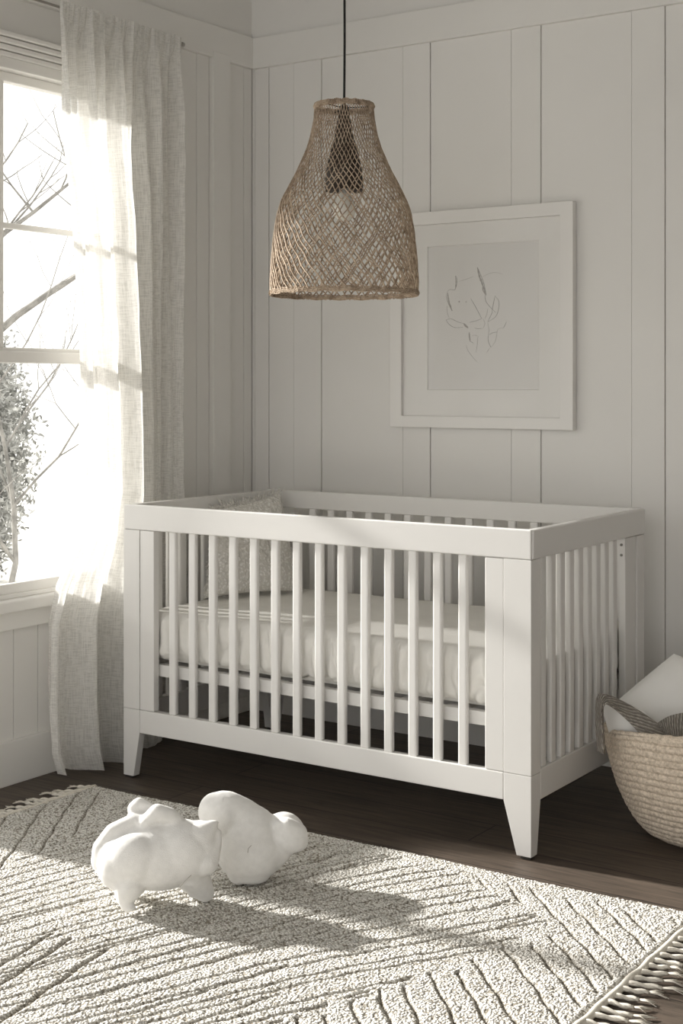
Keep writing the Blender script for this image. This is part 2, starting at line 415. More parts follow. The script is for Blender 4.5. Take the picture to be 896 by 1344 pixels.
bm = bmesh.new(); box(bm, CX1 - TK + .002, CX1 - .004, CY1 - PS - .085, CY1 - PS - .004, ZB1 + .009, ZR0 - .001, .0025); cp('stile', bm)
bm = bmesh.new(); box(bm, CX0 + .004, CX0 + TK - .002, CY1 - PS - .085, CY1 - PS - .004, ZB1 + .009, ZR0 - .001, .0025); cp('stile', bm)
def slat(cx, cy, wx, wy, z0=ZB1 + .0005, z1=ZR0):
    bm = bmesh.new(); box(bm, cx - wx / 2, cx + wx / 2, cy - wy / 2, cy + wy / 2, z0 - .002, z1 + .002, .0055, 3); return cp('slat', bm)
SL = [-2.933 + i * (2.933 - 1.891) / 13 for i in range(14)]
for s in SL: slat(s, CY0 + .014, .0275, .017)
for s in SL: slat(s, CY1 - .011, .0275, .017, z1=ZR0 + .017)
SS = [3.498 + i * (3.985 - 3.498) / 8 for i in range(9)]
for s in SS: slat(CX1 - .014, s, .017, .031, ZB1 + .008)
for s in SS: slat(CX0 + .014, s, .017, .031, ZB1 + .008)
# bracket plate with two bolts at the top of the near end's rear stile
bm = bmesh.new(); box(bm, CX1 - .026, CX1 - .003, CY1 - PS - .091, CY1 - PS - .0865, .735, .792, .001); pl = cp('bracket_plate', bm)
for z in (.748, .779):
    ac = Acc(); ac.tube([(CX1 - .014, CY1 - PS - .0905, z), (CX1 - .014, CY1 - PS - .094, z)], .0042, 10)
    o = ac.build('bolt', M['metal'], pl)
# mattress support: frame of four beams and cross slats
bm = bmesh.new()
bx0, bx1, by0, by1 = CX0 + .034, CX1 - .034, CY0 + .034, CY1 - .034
box(bm, bx0, bx1, by0, by0 + .025, .332, .370, .002); box(bm, bx0, bx1, by1 - .025, by1, .332, .370, .002)
box(bm, bx0, bx0 + .025, by0 + .026, by1 - .026, .332, .370, .002); box(bm, bx1 - .025, bx1, by0 + .026, by1 - .026, .332, .370, .002)
cp('support_frame', bm)
for i in range(9):
    x = bx0 + .09 + i * (bx1 - bx0 - .18) / 8
    bm = bmesh.new(); box(bm, x - .025, x + .025, by0 + .026, by1 - .026, .350, .366, .002); cp('support_slat', bm)

# mattress with fitted sheet
def rounded_block(name, x0, x1, y0, y1, z0, z1, r, m, parent, wr=0.0, seed=0, nx=150, ny=80, nz=22):
    """superellipsoid-like soft block: a grid cube pushed to rounded corners, with sheet wrinkles"""
    V, F, key = [], [], {}
    cx, cy, cz = (x0 + x1) / 2, (y0 + y1) / 2, (z0 + z1) / 2; hx, hy, hz = (x1 - x0) / 2, (y1 - y0) / 2, (z1 - z0) / 2
    def vert(a, b, c):
        k = (round(a, 5), round(b, 5), round(c, 5))
        if k in key: return key[k]
        p = Vector((a * hx, b * hy, c * hz))
        q = Vector((max(-hx + r, min(hx - r, p.x)), max(-hy + r, min(hy - r, p.y)), max(-hz + r, min(hz - r, p.z))))
        d = p - q
        n = d.normalized() if d.length > 1e-9 else Vector((0, 0, 1))
        p = q + n * min(d.length, r) if d.length > 1e-9 else p
        if wr:
            side = 1 - abs(n.z)
            u = p.x if abs(n.y) > abs(n.x) else p.y
            h = (p.z + hz) / (2 * hz)
            s1 = noise.noise(Vector((u * 21, h * 1.0, seed))) ; s2 = noise.noise(Vector((u * 42, h * 2.5 + u * 4, seed + 5)))
            fold = (abs(s1) ** .7 * 1.0 + .4 * s2) * wr
            p = p + n * (min(.0165, fold * side * (1.15 - .5 * h)) - .005)
            if h > .6: p.z += .12 * wr * noise.noise(Vector((p.x * 6, p.y * 9, seed)))
            if h < .15 and side > .5: p.z += .014 * noise.noise(Vector((u * 9, seed + 9, 0)))
        V.append((p.x + cx, p.y + cy, p.z + cz)); key[k] = len(V) - 1; return key[k]
    def face(fn, n1, n2):
        for i in range(n1):
            for j in range(n2):
                a, b = -1 + 2 * i / n1, -1 + 2 * (i + 1) / n1; c, d = -1 + 2 * j / n2, -1 + 2 * (j + 1) / n2
                F.append(tuple(vert(*fn(*q)) for q in ((a, c), (b, c), (b, d), (a, d))))
    face(lambda u, v: (u, v, 1), nx, ny); face(lambda u, v: (v, u, -1), ny, nx)
    face(lambda u, v: (u, -1, v), nx, nz); face(lambda u, v: (-u, 1, v), nx, nz)
    face(lambda u, v: (1, u, v), ny, nz); face(lambda u, v: (-1, -u, v), ny, nz)
    return from_np(name, V, F, m, parent)
mx0, mx1, my0, my1 = bx0 + .006, bx1 - .006, by0 + .006, by1 - .004
mt = rounded_block('crib_mattress', mx0 + .012, mx1 - .012, my0 + .014, my1 - .014, .371, .533, .03, M['cotton'], None, nx=12, ny=8, nz=5)
tag(mt, 'white crib mattress in a crinkled fitted sheet lying inside the slatted crib', 'mattress')
rounded_block('fitted_sheet', mx0 + .002, mx1 - .002, my0 + .002, my1 - .002, .379, .541, .032, M['sheet'], mt, wr=.034, seed=3, nx=300, ny=110, nz=26)

# ------------------------------------------------------------------ pillows
def cushion(name, corners, thick, m, parent=None, n=44, pinch=1.0, bulge=.06, rough=0.0, half=0, seed=0, sag=0):
    """corners BL, BR, TR, TL; thickness profile tapers at the edges; half: 0 both faces, 1 front, -1 back"""
    BL, BR, TR, TL = [Vector(c) for c in corners]
    nrm = ((BR - BL).cross(TL - BL)).normalized()
    V, F, UV = [], [], []
    def surf(s):
        base = len(V)
        for j in range(n + 1):
            for i in range(n + 1):
                u, v = i / n, j / n
                uu, vv = u * 2 - 1, v * 2 - 1
                # edges bow inwards a little between the corners
                su = uu * (1 - bulge * (1 - vv * vv)); sv = vv * (1 - bulge * (1 - uu * uu))
                a, b = (su + 1) / 2, (sv + 1) / 2
                p = BL * (1 - a) * (1 - b) + BR * a * (1 - b) + TR * a * b + TL * (1 - a) * b
                prof = (max(0, 1 - uu ** 2) ** .5 * max(0, 1 - vv ** 2) ** .5) ** pinch
                h = thick / 2 * prof
                if rough: h += rough * prof ** .3 * noise.noise(p * 60 + Vector((seed, 0, 0))) if prof > 0 else 0
                h += .010 * prof * noise.noise(p * 9 + Vector((seed, 3, 0)))
                V.append(tuple(p + nrm * (s * h))); UV.append((u * .4, v * .4))
        for j in range(n):
            for i in range(n):
                a = base + j * (n + 1) + i
                q = (a, a + 1, a + n + 2, a + n + 1)
                F.append(q if s > 0 else q[::-1])
    if half >= 0: surf(1)
    if half <= 0: surf(-1)
    return from_np(name, V, F, m, parent, True, UV)
pc = [(-3.035, 3.70, .548), (-2.872, 4.035, .546), (-3.035, 4.125, .872), (-3.085, 3.80, .835)]
pw = cushion('throw_pillow', pc, .105, M['boucle'], None, n=80, rough=.006, half=1, bulge=.05)
tag(pw, 'cream nubby square throw pillow with fringe leaning in the crib corner', 'pillow')
tag(cushion('back_cover', pc, .10, M['cotton'], pw, n=30, half=-1, bulge=.05), 'smooth pale cotton back of the pillow')
ac = Acc(); P4 = [Vector(c) for c in pc]
nv = ((P4[1] - P4[0]).cross(P4[3] - P4[0])).normalized(); cen = sum(P4, Vector()) / 4
for (a, b, cnt) in ((P4[1], P4[2], 46), (P4[2], P4[3], 90), (P4[3], P4[0], 70)):
    for i in range(cnt):
        t = (i + random.random() * .6) / cnt
        bow = 1 - (2 * t - 1) ** 2
        p = a.lerp(b, t); p = p.lerp(cen, .05 * bow + .01)
        d = (p - cen).normalized(); L_ = random.uniform(.012, .03) * (1.3 if (a == P4[2]) else .55)
        s = nv * random.uniform(-.5, .5) + Vector((random.uniform(-.3, .3), random.uniform(-.3, .3), random.uniform(-.4, .3)))
        ac.tube([p - d * .004, p + d * L_ * .5 + s * L_ * .2, p + d * L_ + s * L_ * .6], [.0022, .0018, .0008], 4)
tag(ac.build('fringe', M['boucle'], pw), kind='stuff')

# ------------------------------------------------------------------ pendant lamp
LX, LY = -2.333, 3.492; LD = 4.2
def zpx(y): return CAM_Z + (502.88 - y) * LD / 1859.28
lamp = tag(empty('pendant_lamp', (LX, LY, zpx(393))), 'bell-shaped woven natural rattan pendant lamp hanging above the crib on a black cord', 'lamp')
prof_px = [(140, 37.5), (146, 38.5), (158, 39.5), (168, 41.5), (180, 44), (196, 49), (212, 56), (228, 63), (241, 70), (254, 77), (266, 82.5), (280, 87), (300, 90.5), (320, 93), (345, 95), (370, 96.5), (385, 96)]
prof = [(r * LD / 1859.28, zpx(y) - zpx(393)) for y, r in prof_px]
ZTOP, ZBOT = prof[0][1], prof[-1][1]
pz = np.array([p[1] for p in prof])[::-1]; pr_ = np.array([p[0] for p in prof])[::-1]
def R(z): return float(np.interp(z, pz, pr_))
# arc-length parameterisation keeps the diamonds even
zs = np.linspace(ZTOP, ZBOT, 200); rs = np.array([R(z) for z in zs])
ds = np.concatenate([[0], np.cumsum(np.hypot(np.diff(zs), np.diff(rs)))]); 
ac = Acc(); NS = 66; SEG = 74
arc = np.linspace(0, ds[-1], SEG); za = np.interp(arc, ds, zs)
def shell(sign, k, layer):
    ph = 2 * math.pi * (k + random.uniform(-.07, .07)) / NS + layer
    tw = sign * random.uniform(1.86, 1.94)
    path, rad = [], []
    for i, z in enumerate(za):
        t = i / (SEG - 1)
        # strands bunch in pairs between knots: small staircase in angle gives honeycomb cells
        ang = ph + tw * t + sign * .011 * math.sin(t * 58 + k * .7) + .016 * noise.noise(Vector((k * .37, t * 7, sign * 3 + 10)))
        r = R(z) + sign * .0011 + .0015 * noise.noise(Vector((k * .5, t * 9, 4)))
        path.append((r * math.cos(ang), r * math.sin(ang), z)); rad.append(min(.0024, max(.0013, 2 * math.pi * r / NS * .115)))
    ac.tube(path, rad, 4, False)
for k in range(NS):
    shell(1, k, 0); shell(-1, k, .03)
ac.build('lamp_shade', M['rattan'], lamp)
for z, r, nm in ((ZTOP, R(ZTOP), 'top_ring'), (ZBOT, R(ZBOT), 'bottom_ring')):
    a2 = Acc()
    for dz, dr2, rr in ((0, 0, .0034), (.006, -.001, .0026), (-.005, .001, .0026)):
        a2.tube([(x + 0, y, zz + .002 * math.sin(19 * math.atan2(y, x))) for x, y, zz in torus_path(r + dr2, z + dz, 96, wob=.001)], rr, 6, False)
    # binding twine wound round the ring
    turns = 90; pth = []
    for i in range(turns * 6):
        a = 2 * math.pi * i / (turns * 6); b = 2 * math.pi * i / 6
        pth.append(((r + .0062 * math.cos(b)) * math.cos(a), (r + .0062 * math.cos(b)) * math.sin(a), z + .0085 * math.sin(b)))
    a2.tube(pth, .0013, 3, False)
    a2.build(nm, M['rattan'], lamp)
# radial spokes holding the socket, socket, bulb, cord and ceiling rose
a2 = Acc()
for k in range(3):
    a = k * 2.094 + .4; a2.tube([(0, 0, ZTOP - .004), (R(ZTOP) * math.cos(a), R(ZTOP) * math.sin(a), ZTOP - .003)], .0018, 6)
a2.build('spider', M['cord'], lamp)
lathe('socket_cup', [(.0, ZTOP + .004), (.012, ZTOP + .003), (.018, ZTOP - .03), (.028, ZTOP - .09), (.040, ZTOP - .13), (.052, ZTOP - .18), (.058, ZTOP - .25), (.0565, ZTOP - .2505), (.02, ZTOP - .24), (0, ZTOP - .24)], M['socket'], lamp, 32)
lathe('bulb', [(.0, ZTOP - .238), (.014, ZTOP - .245), (.018, ZTOP - .262), (.030, ZTOP - .285), (.034, ZTOP - .305), (.030, ZTOP - .325), (.016, ZTOP - .338), (0, ZTOP - .341)], M['bulb'], lamp, 28)
a2 = Acc(); zc = CEIL - zpx(393)
a2.tube([(0.002 * math.sin(i * .5) * (1 if i < 9 else 0), 0, ZTOP + (zc - ZTOP) * i / 12) for i in range(13)], .0036, 8)
a2.tube([(0, 0, ZTOP + .002), (0, 0, ZTOP + .022)], .0055, 10)
a2.build('cord', M['cord'], lamp)
lathe('ceiling_rose', [(0, zc - .03), (.03, zc - .028), (.05, zc - .012), (.052, zc - .0005), (0, zc - .0005)], M['window_paint'], lamp)

# ------------------------------------------------------------------ picture
fx0, fx1, fz0, fz1 = -2.721, -2.0, 1.1125, 1.8827; FY = 4.372; FB = WY - .004
pic = tag(empty('picture_frame', ((fx0 + fx1) / 2, FB, fz0)), 'white framed faint pencil botanical sketch with wide mat hanging on the panelled wall', 'picture')
def pp(name, bm, m):
    o = from_bm(name, bm, M[m], pic); o.matrix_parent_inverse = Matrix.Translation(-pic.location); return o
FW = .048
bm = bmesh.new()
def quadframe(bm, x0, x1, z0, z1, w, y0, y1):
    o = [(x0, z0), (x1, z0), (x1, z1), (x0, z1)]; i = [(x0 + w, z0 + w * .85), (x1 - w, z0 + w * .85), (x1 - w, z1 - w * .95), (x0 + w, z1 - w * .95)]
    def ring(pts, y): return [bm.verts.new((p[0], y, p[1])) for p in pts]
    a, b, c, d = ring(o, y0), ring(i, y0), ring(i, y1), ring(o, y1)
    for k in range(4):
        j = (k + 1) % 4
        bm.faces.new((a[k], a[j], b[j], b[k])); bm.faces.new((b[k], b[j], c[j], c[k])); bm.faces.new((c[k], c[j], d[j], d[k])); bm.faces.new((d[k], d[j], a[j], a[k]))
    bmesh.ops.recalc_face_normals(bm, faces=bm.faces)
    bmesh.ops.bevel(bm, geom=[e for e in bm.edges], offset=.002, segments=2, profile=.6, affect='EDGES')
quadframe(bm, fx0, fx1, fz0, fz1, FW, FY, FB)
pp('frame', bm, 'frame')
ax0, ax1, az0, az1 = -2.573, -2.132, 1.246, 1.760
MY = FB - .012
bm = bmesh.new()
a = [bm.verts.new(p) for p in ((fx0 + .03, MY, fz0 + .03), (fx1 - .03, MY, fz0 + .03), (fx1 - .03, MY, fz1 - .03), (fx0 + .03, MY, fz1 - .03))]
b = [bm.verts.new(p) for p in ((ax0, MY, az0), (ax1, MY, az0), (ax1, MY, az1), (ax0, MY, az1))]
c = [bm.verts.new(p) for p in ((ax0 + .003, MY + .004, az0 + .003), (ax1 - .003, MY + .004, az0 + .003), (ax1 - .003, MY + .004, az1 - .003), (ax0 + .003, MY + .004, az1 - .003))]
for k in range(4):
    j = (k + 1) % 4; bm.faces.new((a[k], a[j], b[j], b[k])); bm.faces.new((b[k], b[j], c[j], c[k]))
pp('mat_board', bm, 'mat_board')
bm = bmesh.new(); box(bm, ax0 - .02, ax1 + .02, MY + .0042, MY + .006, az0 - .02, az1 + .02); art = pp('art_paper', bm, 'paper')
bm = bmesh.new(); box(bm, fx0 + .04, fx1 - .04, MY - .006, MY - .004, fz0 + .035, fz1 - .035); pp('picture_glass', bm, 'picture_glass')
# pencil drawing: closed leaf outlines, loose lines and shaded leaves (u right, v down in a 896 x 1140 sketch window)
def skt(u, v):
    px = 560 + u / 8.145; py = 340 + v / 8.145
    k = (px - 448) / 1859.28; c_, s_ = math.cos(TH), math.sin(TH)
    yy = MY + .0038
    d = yy / (s_ * k + c_); return (c_ * k - s_) * d, CAM_Z - (py - 502.88) * d / 1859.28
def strokes(name, lines, m, w):
    for L_ in lines:
        V, F = [], []
        wd = w
        if isinstance(L_, tuple): L_, wd = L_[0], w * L_[1]
        pts = [np.array(skt(*q)) for q in L_]
        # resample with catmull-rom
        fine = []
        for i in range(len(pts) - 1):
            p0, p1, p2, p3 = pts[max(i - 1, 0)], pts[i], pts[i + 1], pts[min(i + 2, len(pts) - 1)]
            for t in np.linspace(0, 1, 8, endpoint=False):
                fine.append(.5 * ((2 * p1) + (-p0 + p2) * t + (2 * p0 - 5 * p1 + 4 * p2 - p3) * t * t + (-p0 + 3 * p1 - 3 * p2 + p3) * t ** 3))
        fine.append(pts[-1])
        b0 = len(V); n = len(fine)
        for i, p in enumerate(fine):
            t = fine[min(i + 1, n - 1)] - fine[max(i - 1, 0)]; t = t / (np.linalg.norm(t) + 1e-9); nn = np.array([-t[1], t[0]])
            ww = wd * (.45 + .55 * math.sin(math.pi * i / (n - 1))) * (1 + .3 * math.sin(i * 1.7))
            for s in (1, -1): q = p + nn * ww * s; V.append((q[0], MY + .0035, q[1]))
            for s in (1, -1): q = p + nn * ww * s; V.append((q[0], MY + .0041, q[1]))
        for i in range(n - 1):
            a = b0 + 4 * i
            F += [(a, a + 1, a + 5, a + 4), (a + 2, a + 6, a + 7, a + 3), (a, a + 4, a + 6, a + 2), (a + 1, a + 3, a + 7, a + 5)]
        o = from_np(name, V, F, m, art, False)
strokes('shaded_stroke', [([(540, 90), (560, 180), (592, 265), (625, 360)], 7), ([(590, 300), (605, 345), (632, 385)], 4), ([(222, 360), (230, 420), (245, 490), (272, 555)], 5),
                           ([(395, 690), (415, 715), (440, 735)], 8), ([(452, 785), (455, 830), (462, 880)], 6), ([(306, 180), (310, 240), (305, 320)], 3.2), ([(340, 450), (350, 462)], 6), ([(415, 455), (422, 460)], 5)], M['pencil_light'], .00045)
strokes('pencil_stroke', [[(205, 650), (240, 700), (300, 732), (385, 728)], [(205, 650), (260, 640), (330, 672), (395, 690)], [(470, 425), (520, 510), (585, 635)],
                         [(585, 635), (530, 660), (480, 670), (455, 680)], [(728, 395), (768, 450), (765, 540), (730, 620), (655, 668)], [(728, 395), (712, 470), (695, 560)],
                         [(650, 670), (690, 590), (700, 560)], [(620, 385), (630, 450), (665, 500), (735, 572)], [(215, 350), (250, 325), (300, 325), (322, 230), (308, 178)],
                         [(508, 735), (545, 745), (590, 742)], [(850, 670), (835, 705), (818, 738)], [(215, 360), (212, 410), (232, 480), (268, 555)],
                         [(540, 88), (575, 170), (612, 270), (635, 390)], [(660, 800), (655, 870), (680, 935), (690, 945)], [(665, 810), (700, 790), (750, 780)], [(465, 880), (500, 900)],
                         [(250, 490), (262, 510)]], M['pencil'], .00055)
strokes('pencil_stroke', [[(345, 240), (420, 215), (500, 185)], [(590, 190), (680, 150), (750, 145), (810, 165)], [(650, 680), (665, 760), (660, 800)], [(620, 640), (640, 590), (650, 530)],
                               [(215, 500), (220, 580), (240, 630)], [(420, 920), (440, 980), (500, 1060), (540, 1100)], [(545, 830), (540, 900), (525, 1000)], [(480, 820), (520, 815), (550, 830)],
                               [(690, 940), (730, 880), (745, 820), (760, 750), (820, 735)], [(600, 640), (620, 690), (600, 740)], [(670, 950), (640, 1000)]], M['pencil_light'], .0005)

# ------------------------------------------------------------------ curtain and rod
rod = tag(empty('curtain_rod', (WX + .10, 2.4, 2.475)), 'thin dark metal curtain rod fixed above the window', 'curtain rod')
ac = Acc(); ac.tube([(0, -1.75, 0), (0, 1.465, 0)], .0042, 10); ac.build('rod', M['rod'], rod)
ac = Acc(); ac.tube([(0, 1.464, 0), (0, 1.474, 0)], .008, 10); ac.build('end_cap', M['rod'], rod)
for y in (1.455, -1.6):
    ac = Acc(); ac.tube([(0, y, 0), (-.05, y, 0), (-.081, y, 0)], [.005, .005, .005], 8); ac.build('bracket', M['rod'], rod)

def curtain():
    NU, NV = 360, 300
    V, UV = [], []
    bot_edge0 = [(0, 3.245), (.10, 3.24), (.17, 3.25), (.26, 3.30), (.40, 3.335), (.52, 3.36), (.64, 3.36), (.70, 3.315), (.755, 3.225), (.80, 3.185), (.9, 3.175), (.97, 3.185), (1, 3.21)]
    e0v, e0y = zip(*bot_edge0)
    for j in range(NV + 1):
        v = j / NV
        y0 = float(np.interp(v, e0v, e0y)); y1 = 3.845 + .03 * v + .045 * max(0, v - .5)
        hem = .012 + .0 * v
        z = 2.487 - v * (2.487 - hem)
        ea = min(1, v / .035); gath = math.exp(-v * 16)
        for i in range(NU + 1):
            u = i / NU
            w = u + .012 * math.sin(u * 17 + v * 2.0) + .006 * noise.noise(Vector((u * 9, v * 3, 1)))
            y = y0 + (y1 - y0) * w
            # soft wide pleats that keep their place downwards, many small ones by the rod
            big = .040 * math.sin(2 * math.pi * (u * 4.1 + .12 * math.sin(v * 3) + .18)) * (.35 + .65 * min(1, v * 1.5))
            sp = math.sin(2 * math.pi * (u * 9.3 + .25 * noise.noise(Vector((u * 3, v * 2.2, 31))) + .12 * math.sin(v * 5 + 1)))
            mid = .030 * (sp if sp > 0 else -abs(sp) ** .5 * .8) * (1 - .62 * v)
            fine = .014 * noise.noise(Vector((u * 48, v * 3.5, 2))) * (.35 + 1.6 * gath)
            tiny = .0035 * noise.noise(Vector((u * 120, v * 20, 7)))
            billow = .035 * max(0, v - .45) * math.sin(math.pi * min(1, u * 1.8)) if u < .56 else 0
            off = (big + mid) * (.35 + .65 * min(1, v * 9)) + fine + tiny + billow
            off *= (.35 + .65 * ea)
            # gathered casing round the rod
            if v < .045: off = off * (v / .045) + (.011 + .9 * abs(off) + .006 * abs(math.sin(u * 60))) * (1 - v / .045)
            fold = -.035 * max(0, min(1, (u - .50) * 16)) * min(1, v * 1.6)
            x = WX + .105 + off + fold
            x = max(x, WX + .024)
            zz = z
            if v > .9: zz += (v - .9) * 10 * (.012 * math.sin(u * 7.3 + 1) + .010 * noise.noise(Vector((u * 12, 3, 3))) + .03 * max(0, u - .55) + .035 * max(0, .1 - u) * 10 * .4)
            if v < .012: zz += .006 * noise.noise(Vector((u * 60, 0, 8))) + .004
            yy = y + .008 * noise.noise(Vector((u * 30, v * 5, 12))) * gath * 2
            V.append((x, yy, max(zz, .004))); UV.append((u * 1.4 * .62, v * 2.48))
    F = []
    for j in range(NV):
        for i in range(NU):
            a = j * (NU + 1) + i; F.append((a, a + 1, a + NU + 2, a + NU + 1))
    o = from_np('window_curtain', V, F, M['linen'], None, True, UV)
    return tag(o, 'long sheer off-white crinkled linen curtain hanging beside the window', 'curtain')
curtain()

# ------------------------------------------------------------------ rug
RX0, RX1, RY0, RY1 = -3.10, -1.165, 1.50, 3.247
def make_rug():
    st = .003
    nx = int((RX1 - RX0) / st); ny = int((RY1 - RY0) / st)
    xs = np.linspace(RX0, RX1, nx + 1); ys = np.linspace(RY0, RY1, ny + 1)
    X, Y = np.meshgrid(xs, ys)
    def wob(ax, ay, amp, f): return amp * (np.sin(ax * f + 1.3 * np.sin(ay * f * .6)) + .5 * np.sin(ay * f * 1.7 + 2))
    g = np.zeros_like(X)
    def fam(ang, spacing, mask, width=.0032, jit=.25, seed=0, fan=0, cx=0, cy=0):
        a = np.radians(ang) + (fan * ((X - cx)) if fan else 0)
        n_ = -(X - cx) * np.sin(a) + (Y - cy) * np.cos(a)
        t_ = (X - cx) * np.cos(a) + (Y - cy) * np.sin(a)
        n_ = n_ + wob(t_, n_, .0035, 9) + .0022 * np.sin(t_ * 47 + n_ * 13)
        q = n_ / spacing; k = np.floor(q)
        rj = np.sin(k * 12.9898 + seed) * 43758.5453; rj = rj - np.floor(rj)
        c = .5 + (rj - .5) * jit * 2
        d = np.abs(q - k - c) * spacing
        rl = np.sin(k * 78.233 + seed * 3) * 43758.5; rl = rl - np.floor(rl)
        return np.where(mask, np.exp(-(d / width) ** 2), 0), rl, t_
    # boundary between the long diagonal family and the right-hand chevron
    bnd = np.where(Y < 3.0, -1.40 + (Y - 3.0) * .33, -1.40 - (Y - 3.0) * 2.2) + .018 * np.sin(Y * 60)
    mB = (X > bnd + .02) & (X < RX1 - .02)
    left = -2.83 + .22 * (Y - 2.9) * -1.0 + .02 * np.sin(Y * 40)
    mD = (X < left)
    mA = (~mB) & (~mD) & (X < bnd - .0)
    for args, m_ in (((62, .052), mA),):
        gg, rl, t_ = fam(*args, m_, seed=1.7, fan=-9.0 * math.pi / 180 / .6 * 1.0, cx=-1.8, cy=2.6); g = np.maximum(g, gg)
        gg, rl, t_ = fam(70, .105, m_, width=.0042, seed=5.1, cx=-1.8, cy=2.6); g = np.maximum(g, gg * (rl > .35) * (np.sin(t_ * 5 + rl * 20) > -.1))
    gg, _, _ = fam(-46, .062, mB, seed=2.2, width=.0045); g = np.maximum(g, gg)
    gg, _, _ = fam(-57, .075, mD, seed=3.9); g = np.maximum(g, gg)
    mC = (X < -2.05) & (X > -2.6) & (Y < 2.32)
    gg, rl, _ = fam(100, .085, mC, seed=9.2, width=.006); g = np.maximum(g, gg * (rl > .5))
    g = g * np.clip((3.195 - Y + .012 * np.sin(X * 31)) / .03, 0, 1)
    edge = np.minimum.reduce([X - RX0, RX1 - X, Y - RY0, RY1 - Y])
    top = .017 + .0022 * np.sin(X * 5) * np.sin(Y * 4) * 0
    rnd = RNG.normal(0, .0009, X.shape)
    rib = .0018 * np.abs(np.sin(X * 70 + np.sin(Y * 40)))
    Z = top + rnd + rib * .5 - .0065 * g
    Z = np.where(edge < .010, .004 + (Z - .004) * np.sqrt(np.clip(edge / .010, 0, 1)), Z)
    border = (edge < .012)
    Xe = X + np.where(border, 0, RNG.normal(0, .0006, X.shape))
    wav = .004 * np.sin(X * 9) * np.clip((Y - RY1 + .2) / .2, 0, 1)
    Y2 = Y + wav
    Vv = np.stack([Xe, Y2, Z], -1).reshape(-1, 3)
    idx = np.arange((nx + 1) * (ny + 1)).reshape(ny + 1, nx + 1)
    Fq = np.stack([idx[:-1, :-1], idx[:-1, 1:], idx[1:, 1:], idx[1:, :-1]], -1).reshape(-1, 4)
    me = bpy.data.meshes.new('area_rug')
    me.vertices.add(len(Vv)); me.vertices.foreach_set('co', Vv.astype(np.float32).ravel())
    me.loops.add(Fq.size); me.loops.foreach_set('vertex_index', Fq.astype(np.int32).ravel())
    me.polygons.add(len(Fq)); me.polygons.foreach_set('loop_start', np.arange(0, Fq.size, 4, dtype=np.int32))
    me.update(calc_edges=True); me.validate()
    at = me.attributes.new('groove_tone', 'FLOAT', 'POINT'); at.data.foreach_set('value', (g ** 1.2).astype(np.float32).ravel())
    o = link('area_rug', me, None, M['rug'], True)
    return tag(o, 'cream textured pile rug with carved diagonal lines and fringed ends on the wood floor', 'rug')
rug = make_rug()
# woven hem along both fringed ends, slim binding, and the tassels
for xe in (RX0, RX1):
    ac = Acc(); s = 1 if xe == RX1 else -1
    ac.tube([(xe + s * .003 + .0015 * math.sin(i * .9), RY0 + (RY1 - RY0) * i / 90, .010 + .001 * math.sin(i * 1.3)) for i in range(91)], [.0085] * 91, 8)
    tag(ac.build('hem', M['tassel'], rug), 'pale rolled hem')
variants = []
for v in range(7):
    ac = Acc(); bend = random.uniform(-.014, .014); Lh = random.uniform(.085, .11)
    core = [(.0 + Lh * .66 * t, bend * t * t + .0015 * math.sin(6 * t + v), .0105 - .004 * t + .001 * math.sin(9 * t)) for t in np.linspace(0, 1, 9)]
    for q in range(2):   # two plied strands
        ac.tube([(p[0], p[1] + .0019 * math.cos(i * .8 + math.pi * q), p[2] + .0019 * math.sin(i * .8 + math.pi * q)) for i, p in enumerate(core)], [.0040] * 9, 6)
    e = Vector(core[-1])
    for q in range(9):
        a = random.uniform(-.32, .32); l = Lh * random.uniform(.28, .5)
        ac.tube([e - Vector((.004, 0, 0)), e + Vector((l * .5, l * .5 * a, random.uniform(-.001, .003))), e + Vector((l, l * a * 1.4 + random.uniform(-.004, .004), -.003))], [.0022, .0017, .0008], 4)
    me = bpy.data.meshes.new('fringe_tassel'); me.from_pydata(ac.V, [], ac.F); me.materials.append(M['tassel'])
    for p in me.polygons: p.use_smooth = True
    variants.append(me)
NT = 49
for xe, s in ((RX1, 1), (RX0, -1)):
    for i in range(NT):
        y = RY0 + .012 + (RY1 - RY0 - .024) * (i + random.uniform(-.12, .12)) / (NT - 1)
        y = min(max(y, RY0 + .005), RY1 - .005)
        o = bpy.data.objects.new('fringe_tassel', random.choice(variants)); COL.objects.link(o); o.parent = rug
        o.location = (xe + s * .007, y, 0.0005); o.rotation_euler = (0, 0, (0 if s > 0 else math.pi) + random.gauss(.42, .10))
        sc = random.uniform(.8, 1.05) * (1.0 if s > 0 else .95); o.scale = (sc, 1, 1)

